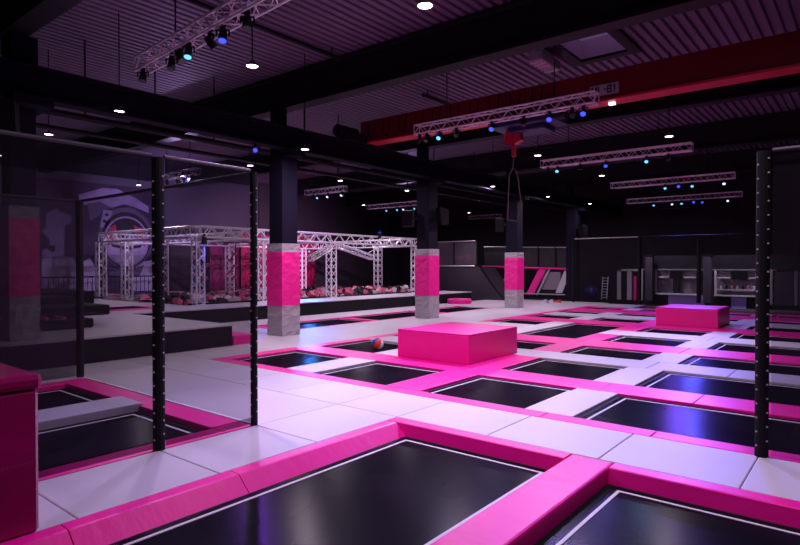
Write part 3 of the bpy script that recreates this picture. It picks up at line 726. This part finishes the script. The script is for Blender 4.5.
for x, y, zb in ((RX0, RY0, .46), (13.0, RY0, .46), (16.3, RY0, .46), (RX0, 18.9, .46), (RX0, 21.4, .46), (RX0, RY1, .46), (16.3, RY1, .3), (RX1-.15, 18.9, .3), (20.8, RY1, .3), (RX1, RY0, .46)):
    rig((x, y, zb), (x, y, RZ-.17), .28, 'rig_leg')
rig((16.55, 18.2, 2.0), (18.1, 18.6, 2.55), .2, 'slanted_truss'); rig((18.6, 18.6, 2.6), (20.4, 18.2, 2.1), .2, 'slanted_truss')
MB().tube(Vector((20.0, 18.3, 2.2))-o_, Vector((21.5, 18.0, 2.95))-o_, .02, 5).build('tie_rod', ALU, t)
spot((RX0+.1, RY0-.2, RZ-.1), (RX0, RY0, 0), BLUEL, 'blue stage light at the near corner of the pit rig', 1.0, 60, (.1, .15, 1))
spot((19.0, RY0-.2, RZ+.42), (19.0, RY0, 5), BLUEL, 'blue stage light on top of the pit rig front beam', 1.0, 60, (.3, .1, 1))

# foam pit
b = MB()
for a in ((10.15, 24.4, 16.78, 16.90), (10.15, 24.4, 25.6, 25.72), (24.3, 24.42, 16.9, 25.6)): b.box(*a, FZ, .50)
tag(b.build('pit_wall', BLACK), 'black padded rim wall of the foam pit', 'pit wall')
def heap(x, y): return .33+.10*math.sin(x*1.9)*math.cos(y*1.3)+.06*math.sin(x*4.7+y*3.1)+(.10 if y > 17.5 else 0)
hb_ = MB(); NX, NY = 100, 56
for p in range(NX+1):
    for q in range(NY+1):
        x, y = 10.17+14.1*p/NX, 16.93+8.6*q/NY; hb_.v.append((x, y, heap(x, y)))
for p in range(NX):
    for q in range(NY): k = p*(NY+1)+q; hb_.f.append((k, k+NY+1, k+NY+2, k+1)); hb_.mi.append(0)
def foam_mix():
    M = bpy.data.materials.new('mixed_foam_blocks'); M.use_nodes = True; nt = M.node_tree; b = nt.nodes['Principled BSDF']; b.inputs['Roughness'].default_value = .9
    tc = nt.nodes.new('ShaderNodeTexCoord'); v = nt.nodes.new('ShaderNodeTexVoronoi'); v.inputs['Scale'].default_value = 4.2; v.distance = 'CHEBYCHEV'
    cr = nt.nodes.new('ShaderNodeValToRGB'); cr.color_ramp.interpolation = 'CONSTANT'; sp_ = nt.nodes.new('ShaderNodeSeparateColor')
    e = cr.color_ramp.elements; e[0].color = (.02, .016, .022, 1); e[1].position = .5; e[1].color = (.5, .09, .18, 1); q = e.new(.75); q.color = (.3, .26, .3, 1)
    bp = nt.nodes.new('ShaderNodeBump'); bp.inputs['Strength'].default_value = 1; bp.inputs['Distance'].default_value = .15; bp.invert = True
    L = nt.links.new; L(tc.outputs['Object'], v.inputs['Vector']); L(v.outputs['Color'], sp_.inputs[0]); L(sp_.outputs[0], cr.inputs[0]); L(cr.outputs[0], b.inputs['Base Color'])
    L(v.outputs['Distance'], bp.inputs['Height']); L(bp.outputs[0], b.inputs['Normal']); return M
tag(hb_.build('foam_bed', foam_mix()), 'bed of mixed pink, black and grey foam filling the pit', 'foam', kind='stuff')
meshes = []
for m_, lab in ((FOAMP, 'pink foam cube lying in the foam pit'), (FOAMB, 'black foam cube lying in the foam pit'), (FOAMG, 'pale grey foam cube lying in the foam pit')):
    q = MB().box(-.1, .1, -.1, .1, -.1, .1, .012).build('foam_cube', m_); tag(q, lab, 'foam cube', lab.split(' lying')[0]+'s in the pit'); meshes.append(q)
used = [False]*3
rr = random.Random(11)
for j in range(6):
    for k in range(47):
        x = 10.4+k*.288+rr.uniform(-.02, .02)+(.14 if j % 2 else 0); y = 17.12+j*.36+rr.uniform(-.03, .03)
        i = rr.choices([0, 1, 2], [5, 5, 3.2])[0]
        if not used[i]: q = meshes[i]; used[i] = True
        else: q = meshes[i].copy(); COL.objects.link(q)
        q.location = (x, y, heap(x, y)+rr.uniform(.10, .14)); q.rotation_euler = (rr.uniform(0, 3), rr.uniform(0, 3), rr.uniform(0, 3))
# curtains behind the pit
def curtain(x0, x1, y, z0, z1, m_, label):
    n_ = int((x1-x0)/.12); b = MB()
    for k in range(n_+1):
        x = x0+(x1-x0)*k/n_; yy = y+.05*math.sin(k*1.3); b.v += [(x, yy, z0), (x, yy, z1)]
    for k in range(n_): b.f.append((2*k, 2*k+2, 2*k+3, 2*k+1)); b.mi.append(0)
    q = b.build('curtain', m_, smooth=True, origin=((x0+x1)/2, y, z1)); tag(q, label, 'curtain', 'curtains behind the foam pit')
    md = q.modifiers.new('thickness', 'SOLIDIFY'); md.thickness = .02
    return q
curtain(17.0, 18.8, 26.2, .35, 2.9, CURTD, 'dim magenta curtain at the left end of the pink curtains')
curtain(18.9, 21.4, 26.2, .35, 3.45, CURT, 'bright pink curtain behind the nearest wrapped column')
curtain(21.5, 24.2, 26.2, .35, 3.55, CURT, 'bright pink speckled curtain right of the nearest wrapped column')
for x, y, lab in ((12.1, 19.0, 'hanging rope with pink grips near the left end of the pit'), (14.5, 20.5, 'hanging rope with pink grips in the middle of the pit')):
    t = thing('climbing_rope', (x, y, RZ-.1), lab, 'rope')
    MB().tube((0, 0, -1.9), (0, 0, 0), .02, 6).build('rope', BLACK, t); MB().box(-.05, .05, -.9, .9, -.05, .0).build('cross_bar', STEELB, t)
    for k in range(5):
        a = random.uniform(-.25, .25); MB().obox((a, 0, -.5-.24*k), (.09, 0, .04), (0, .06, 0), (-.02, 0, .05)).build('grip', FOAMP, t)

# ------------------------------------------------------------------ overhead crane
cr = thing('overhead_crane', (12.25, 0, 5.08), 'dark red overhead crane girder spanning the hall', 'crane')
g = MB().box(-.16, .16, -6.9, 11.2, .08, .66); g.box(-.05, .05, -6.9, 11.2, .66, .70); g.build('girder', CRANE, cr)
MB().box(-.22, .22, -6.9, 11.2, .03, .08).build('lower_flange', CRANEF, cr)
for k in range(10):
    y = 10.9-k*.55
    MB().path([(-.19, y, .6), (-.21, y-.04, .25), (-.19, y-.12, .14), (-.21, y-.22, .25), (-.19, y-.27, .6)], .012, 5).build('festoon_loop', RUBBER, cr)
e = MB().box(-1.1, 1.1, 10.9, 11.25, .0, .22, .02); e.build('end_carriage', STEELB, cr)
MB().tube((-1.2, 11.1, .25), (-.5, 11.1, .25), .16, 12).build('travel_motor', STEELB, cr)
tr = MB().box(-.45, .35, 5.3, 6.9, -.22, .0, .03); tr.box(-.3, .3, 5.6, 6.5, -.34, -.2, .03); tr.build('hoist_trolley', mat('dark_blue_hoist_paint', (.02, .02, .09), .5), cr)
MB().tube((-.3, 5.1, -.12), (-.3, 5.5, -.12), .11, 12).build('hoist_motor', STEELB, cr)
hb = MB().obox((-.1, 6.52, -.42), (.10, 0, 0), (0, .10, .05), (0, -.03, .16)); hb.obox((-.1, 6.34, -.40), (.09, 0, 0), (0, .09, -.04), (0, .03, .14)); hb.box(-.14, -.06, 6.4, 6.48, -.85, -.5)
hb.build('hook_block', CRANEF, cr)
MB().path([(-.1, 6.43, -.8), (-.1, 6.48, -1.15), (-.1, 6.56, -1.25), (-.1, 6.60, -2.3)], .015, 5).path([(-.1, 6.43, -1.12), (-.1, 6.34, -1.3), (-.1, 6.26, -1.9), (-.1, 6.34, -2.35), (-.1, 6.60, -2.3)], .012, 5).build('hoist_chain', mat('dull_chain_steel', (.09, .07, .07), .6), cr)
# number plate on the girder
pl = MB().box(-.20, -.165, 4.02, 4.62, .16, .38).build('number_plate', PLATE, cr)
def strokes(segs, y0, z0, w_, h_, th=.018):
    b = MB()
    for (ax, az), (bx, bz) in segs:
        a = Vector((-.207, y0-ax*w_, z0+az*h_)); c_ = Vector((-.207, y0-bx*w_, z0+bz*h_)); d = (c_-a)
        n_ = Vector((1, 0, 0)).cross(d.normalized()); b.obox((a+c_)/2, d/2+d.normalized()*th*.5, n_*th, Vector((.004, 0, 0)))
    return b
E8 = [((0, 0), (1, 0)), ((1, 0), (1, 1)), ((1, 1), (0, 1)), ((0, 1), (0, 0)), ((0, .5), (1, .5))]
strokes(E8, 4.24, .20, .07, .14, .012).build('plate_numeral', INK, pl)
strokes([((.5, 0), (.5, 1)), ((.5, 1), (.1, .75))], 4.125, .20, .05, .14, .012).build('plate_numeral', INK, pl)
strokes([((0, .5), (1, .5))], 4.32, .20, .05, .14, .012).build('plate_dash', INK, pl)
for q in range(2): strokes([((0, 0), (0, 1)), ((0, 1), (.5, .4)), ((.5, .4), (1, 1)), ((1, 1), (1, 0))] if q == 0 else [((0, 0), (0, 1))], 4.57 if q == 0 else 4.43, .20, .09, .14, .012).build('plate_letter', INK, pl)
tag(MB().box(12.2, 12.3, 4.16, 4.28, 5.06, 5.108).build('crane_lamp', mat('small_lamp_glow', (1, 1, 1), .5, emit=(1, .7, .8), estr=1.5)), 'small lit lamp under the crane girder beside the number plate', 'lamp')

# ------------------------------------------------------------------ pendant lamps
LP = {}
def pendant(x, y, z, label, power=LAMP_W):
    t = thing('pendant_lamp', (x, y, z), label, 'lamp', 'round pendant lamps hung from the roof')
    if not LP:
        LP['shade'] = MB().lathe([(.02, .10), (.03, .085), (.095, .025), (.10, .005), (.094, .005), (.03, .075)], n=20).build('shade', SHADEM, t, smooth=True)
        LP['bulb'] = MB().lathe([(0, .004), (.06, .004), (.082, .012), (.06, .03), (0, .035)], n=20).build('bulb', BULB, t, smooth=True)
        LP['cord'] = MB().tube((0, 0, .09), (0, 0, 6.46-4.6), .010, 5).build('cord', RUBBER, t)
    else:
        for k in ('shade', 'bulb', 'cord'):
            q = LP[k].copy(); COL.objects.link(q); q.parent = t
            if k == 'cord': q.scale.z = (6.52-z)/1.86
    L = bpy.data.lights.new('pendant_light', 'AREA'); L.shape = 'DISK'; L.size = .15; L.energy = power; L.color = LAMP_COL
    q = bpy.data.objects.new('pendant_light', L); COL.objects.link(q); q.location = (x, y, z-.005)
    return t
P = [(5.27, 3.9, 'pendant lamp at the top centre of the picture', 1), (5.27, 7.03, 'bright pendant lamp below the nearest lighting truss', 1), (5.23, 11.03, 'pendant lamp left of the nearest truss, above the black deck', .45),
     (5.16, 14.17, 'pendant lamp hung above the netted bay post on the left', .2), (5.35, 17.85, 'pendant lamp at the left edge of the picture', .3),
     (8.83, 9.88, 'pendant lamp right of the nearest wrapped column', 1), (14.19, 14.1, 'pendant lamp above the front edge of the pit', 1.5), (17.7, 13.97, 'pendant lamp left of the middle column', 1),
     (14.25, 6.85, 'pendant lamp right of the crane hook', 1.0), (18.73, 10.78, 'pendant lamp left of the crane hook chain', 1.0), (22.47, 13.58, 'pendant lamp far left of the third column', .7),
     (10.42, 14.02, 'pendant lamp at the top of the netted corner post', .8), (14.01, 3.55, 'pendant lamp above the right side of the field', .9), (18.71, 6.76, 'pendant lamp above the far pink block', 1),
     (22.96, 10.57, 'pendant lamp right of the third column', .7), (26.79, 10.24, 'pendant lamp nearest the far cage', .4), (20.6, 18.9, 'pendant lamp above the back of the foam pit', 2.0), (27.17, 17.12, 'pendant lamp above the quarter pipe', .5),
     (10.4, 20.5, 'pendant lamp above the left end of the pit', 1.6)]
for x, y, lab, k in P: pendant(x, y, 4.3 if x == 8.83 else 4.6, lab, LAMP_W*k)
for x, y, k in ((1.2, 1.2, .95), (5.2, .3, 1.1)):   # unseen lamps added overhead to light the near beds
    pendant(x, y, 5.6, 'unseen pendant lamp added above the camera end of the hall', LAMP_W*k)

# ------------------------------------------------------------------ speakers
for x, y, z, rz, lab in ((15.5, 10.78, 3.30, -.5, 'black loudspeaker on the right side of the middle column'), (15.1, 11.86, 3.28, 3.5, 'black loudspeaker on the left side of the middle column'),
                         (21.2, 11.86, 3.4, 3.5, 'black loudspeaker on the left side of the third column'), (27.2, 10.74, 3.4, -.4, 'black loudspeaker on the far column by the cage'),
                         (3.3, 10.75, 4.1, -.5, 'black loudspeaker on the column at the upper left')):
    t = thing('loudspeaker', (x, y, z), lab, 'speaker', 'loudspeakers on the columns', rz)
    MB().prism([(-.16, .28), (.14, .22), (.16, -.26), (-.10, -.30)], 'y', -.17, .17).build('cabinet', RUBBER, t)
    MB().prism([(-.165, .24), (-.16, .24), (-.105, -.26), (-.115, -.26)], 'y', -.14, .14).build('grille', BLACK, t)
    MB().box(.0, .05, .17, .30, -.05, .05).build('bracket', STEELB, t)

# ------------------------------------------------------------------ quarter pipe and angled walls at the far left
QX = 25.6
t = thing('quarter_pipe', (QX, 16.5, 0), 'black quarter pipe with curved side at the end of the pit deck', 'ramp')
pts = [(3.0, 0), (3.0, 1.68), (-.95, 1.68)]
for k in range(9):
    a = k/8; pts.append((-.95-1.5*a, 1.68*(1-a)**1.25))
MB().prism(pts, 'x', 0, .3).build('side_panel', mat('quarter_pipe_board', (.016, .012, .02), .5), t)
b = MB(); ar = [(-.95-1.5*k/10, 1.68*(1-k/10)**1.25) for k in range(11)]
for (a, b1), (c_, d1) in zip(ar, ar[1:]): b.face([(.3, a, b1), (1.6, a, b1), (1.6, c_, d1), (.3, c_, d1)])
b.build('riding_surface', mat('ramp_surface', (.05, .04, .055), .6), t, smooth=True)
MB().tube((-.05, 3.0, 1.70), (-.05, -.75, 1.70), .035, 8).build('coping_rail', ALUD, t)
pn = MB().box(.1, .2, -.75, 3.0, 1.75, 2.96); pn.build('upper_panel', mat('upper_ramp_panel', (.03, .022, .035), .6, var=((1.1, 1.1, 1.6), (.11, .03, .06), .52, .72)), t)
MB().tube((.0, 3.0, 2.98), (.0, -.75, 2.98), .03, 8).build('top_rail', ALUD, t)
for y in (2.2, .6): MB().tube((.02, y, 1.72), (.02, y, 2.98), .03, 6).build('upright', STEELB, t)
# angled trampoline walls
t = thing('angled_wall', (27.6, 13.0, 0), 'bank of slanted pink framed trampoline walls behind the third column', 'ramp')
MB().tube((0, 3.55, 1.68), (0, -1.55, 1.55), .05, 8).build('pink_coping', PINK, t)
def slant(y0, y1, z0, z1, w_, m_, name):
    b = MB(); b.obox((.1, (y0+y1)/2, (z0+z1)/2), (.03, 0, 0), (0, w_/2, 0), (0, (y1-y0)/2, (z1-z0)/2)); b.build(name, m_, t)
slant(2.6, 1.55, .45, 1.62, .3, CREAM, 'slanted_pad'); slant(2.25, 1.2, .45, 1.6, .12, CREAMD, 'slanted_frame')
slant(.75, .0, .2, 1.6, .42, PINKBOX, 'slanted_pink_pad'); slant(.35, -.35, .2, 1.55, .1, ALUD, 'slanted_rail')
slant(-.85, -1.35, .35, 1.55, .35, CREAM, 'slanted_pad')
MB().box(.15, .25, -.9, 0.1, .5, 1.4).build('bed_panel', CREAMD, t); MB().box(.2, .3, -1.5, 2.7, .0, .42).build('base_board', STEELB, t)
MB().box(.26, .32, -1.5, 3.55, 1.55, 2.7).build('upper_net', DARKF, t); MB().tube((.2, 3.55, 2.75), (.2, -1.5, 2.62), .03, 6).build('top_rail', ALUD, t)
MB().box(0, .06, -1.2, 1.7, .25, .30).build('lower_rail', ALUD, t)
for y in (1.9, .35, -.6, -1.5): MB().tube((.2, y, 0), (.2, y, 2.7), .04, 6).build('upright', STEELB, t)
for x, y, m_, lab in ((24.9, 11.65, WHITE, 'pale trainer left on the floor by the angled walls'), (25.0, 11.05, MATS['red_ball_panel'], 'red trainer left on the floor near the far column'), (25.0, 11.40, WHITE, 'second pale trainer left on the floor by the angled walls')):
    t = thing('trainer_shoe', (x, y, 0), lab, 'shoe')
    MB().box(-.06, .06, -.17, .17, 0, .04, .015).build('sole', LINE, t)
    MB().prism([(-.16, .04), (.16, .04), (.15, .09), (.0, .12), (-.05, .17), (-.15, .17)], 'x', -.05, .05).build('upper', m_, t)

# ------------------------------------------------------------------ far cage and cafe front
def farpost(x, y, h_, lab, r=.06): return netpost(x, y, h_, r, lab, studs=False)
farpost(26.6, 10.95, 2.98, 'black cage post beside the far column'); farpost(26.5, 7.9, 2.98, 'black cage post between the far doors', .08); farpost(29.2, 6.1, 2.9, 'black cage post behind the far pink block', .09)
panel('safety_net', (26.6, 10.9), (26.5, 7.98), .02, 2.98, NETFAR, 'dark net wall of the far cage, left panel', 0, ALUD)
panel('safety_net', (26.5, 7.82), (27.0, -1.5), .02, 2.98, NETFAR, 'dark net wall of the far cage, long right panel', 0, STEELB)
FXW = 30.0
def fbox(t, name, y0, y1, z0, z1, m_, x0=0, x1=.15):
    return MB().box(x0, x1, y1-t.location.y, y0-t.location.y, z0, z1).build(name, m_, t)
t = thing('doorway_unit', (FXW, 9.4, 0), 'pale door frame with inner ladder and pink stripe beyond the cage', 'cabinet')
fbox(t, 'side_jamb', 10.05, 9.85, 0, 1.55, CREAM); fbox(t, 'head_rail', 10.05, 8.8, 1.45, 1.55, CREAM); fbox(t, 'side_jamb', 9.55, 9.33, 0, 1.45, CREAM)
fbox(t, 'pink_stripe', 9.22, 9.10, 0, 1.2, PINKBOX); fbox(t, 'side_jamb', 8.9, 8.8, 0, 1.45, CREAM); fbox(t, 'back_board', 9.85, 9.55, 0, 1.45, STEELB, .1, .14)
t = thing('step_ladder', (29.6, 10.55, 0), 'pale ladder leaning by the dark doorway in the cage', 'ladder')
MB().tube((0, .15, 0), (.2, .15, 1.15), .02, 6).tube((0, -.12, 0), (.2, -.12, 1.15), .02, 6).build('side_rails', ALU, t)
for k in range(8): MB().tube((.02+.025*k, .15, .1+.14*k), (.02+.025*k, -.12, .1+.14*k), .02, 6).build('rung', ALU, t)
t = thing('blue_reflection_ball', (29.4, 11.15, .36), 'dark blue ball shape standing for a blue reflection in the far cage', 'ball')  # solid ball put in where only a blue reflection shows
MB().lathe([(.36*math.sin(math.pi*k/14), -.36*math.cos(math.pi*k/14)) for k in range(15)], n=24).build('shell', mat('blue_reflection_tint', (.02, .02, .22), .3), t, smooth=True)
MB().lathe([(.363, -.01), (.363, .01)], n=24).build('seam_band', BLACK, t)
t = thing('wall_column', (29.7, 8.38, 0), 'grey padded pillar left of the first serving window', 'pillar', 'grey pillars of the cafe front'); MB().box(-.15, .15, -.17, .17, 0, 2.18, .02).build('shaft', mat('slate_pillar_padding', (.045, .035, .06), .8), t); MB().box(-.17, .17, -.19, .19, 2.18, 2.24).build('cap', BLACK, t)
t2 = copy_tree(t); t2.location = (29.7, 5.83, 0); t2['label'] = 'grey padded pillar between the two serving windows'
t = thing('serving_counter', (FXW+.1, 5.5, 0), 'long dim cafe front with lilac counter panels behind the far cage', 'counter')
fbox(t, 'lower_wall', 8.8, -3, FZ, .30, STEELB); fbox(t, 'upper_wall', 8.8, -3, 1.55, 2.2, STEELB)
fbox(t, 'lilac_panel', 7.61, 6.04, FZ, .33, LILAC, -.06, 0); fbox(t, 'lilac_panel', 4.93, 4.34, FZ, .34, LILAC, -.06, 0)
fbox(t, 'head_trim', 8.8, 3.2, 1.50, 1.56, CREAMD, -.04, 0)
for y0, y1, lab in ((8.2, 6.3, 'left serving window with white frame behind the far cage'), (5.6, 3.6, 'right serving window with shelves of bottles behind the far cage')):
    t = thing('serving_window', (FXW-.05, (y0+y1)/2, .32), lab, 'window', 'serving windows of the cafe front')
    z_ = -.32
    fbox(t, 'side_frame', y0, y0-.08, 0, 1.18, LINE, 0, .1); fbox(t, 'sill', y0, y1, 0, .07, LINE, -.05, .1); fbox(t, 'side_frame', y1+.05, y1, 0, 1.18, CREAM, 0, .1)
    fbox(t, 'back_panel', y0, y1, 0, 1.18, CREAMD, .3, .32); fbox(t, 'shelf', y0-.1, y0-.62, .62+.2, .67+.2, LINE, .0, .25); fbox(t, 'shelf', y1+.62, y1+.1, .82, .87, LINE, .0, .25)
    fbox(t, 'dark_screen', y0-.65, y1+.72, .78, 1.14, RUBBER, .1, .2)
    if y0 > 6: fbox(t, 'pillar', y0-.8, y0-1.05, .07, .78, STEELB, .1, .2)
    else:
        fbox(t, 'lower_shelf', y0-.1, y1+.1, .28, .33, CREAM, .0, .25)
for k in range(7):
    t = thing('drink_bottle', (FXW+.05, 5.35-.22*k, .65), '%s bottle on the lower shelf of the right serving window, counted from the left' % NUM[k], 'bottle', 'bottles in the right serving window')
    h_ = .16+.05*((k*3) % 4)/3
    MB().lathe([(0, 0), (.045, 0), (.045, h_*.65), (.018, h_*.8), (.018, h_), (0, h_)], n=10).build('glass', [CREAM, RUBBER, FOAMP][k % 3], t)
    MB().lathe([(0, h_), (.02, h_), (.02, h_+.02), (0, h_+.02)], n=8).build('cap', STEELB, t)
t = thing('door_frame', (FXW, 2.9, 0), 'dim pale door frame seen right of the right net post', 'door')
for y in (3.45, 2.55, 1.6): fbox(t, 'jamb', y, y-.12, 0, 1.5, CREAMD)
fbox(t, 'leaf', 2.4, 1.65, 0, 1.45, CREAMD, .05, .1); fbox(t, 'leaf', 3.3, 2.58, 0, 1.45, WALLD, .05, .1)
t = thing('wall_louvre', (33.4, 8.0, 4.7), 'dark slatted louvre high on the far wall above the cage', 'vent')
MB().box(0, .08, -1.0, 1.0, 0, 2*.75, .0).build('backing', STEELB, t)
for k in range(9): MB().box(-.06, 0, -.95, .95, .05+.16*k, .10+.16*k).build('slat', WALLG, t)
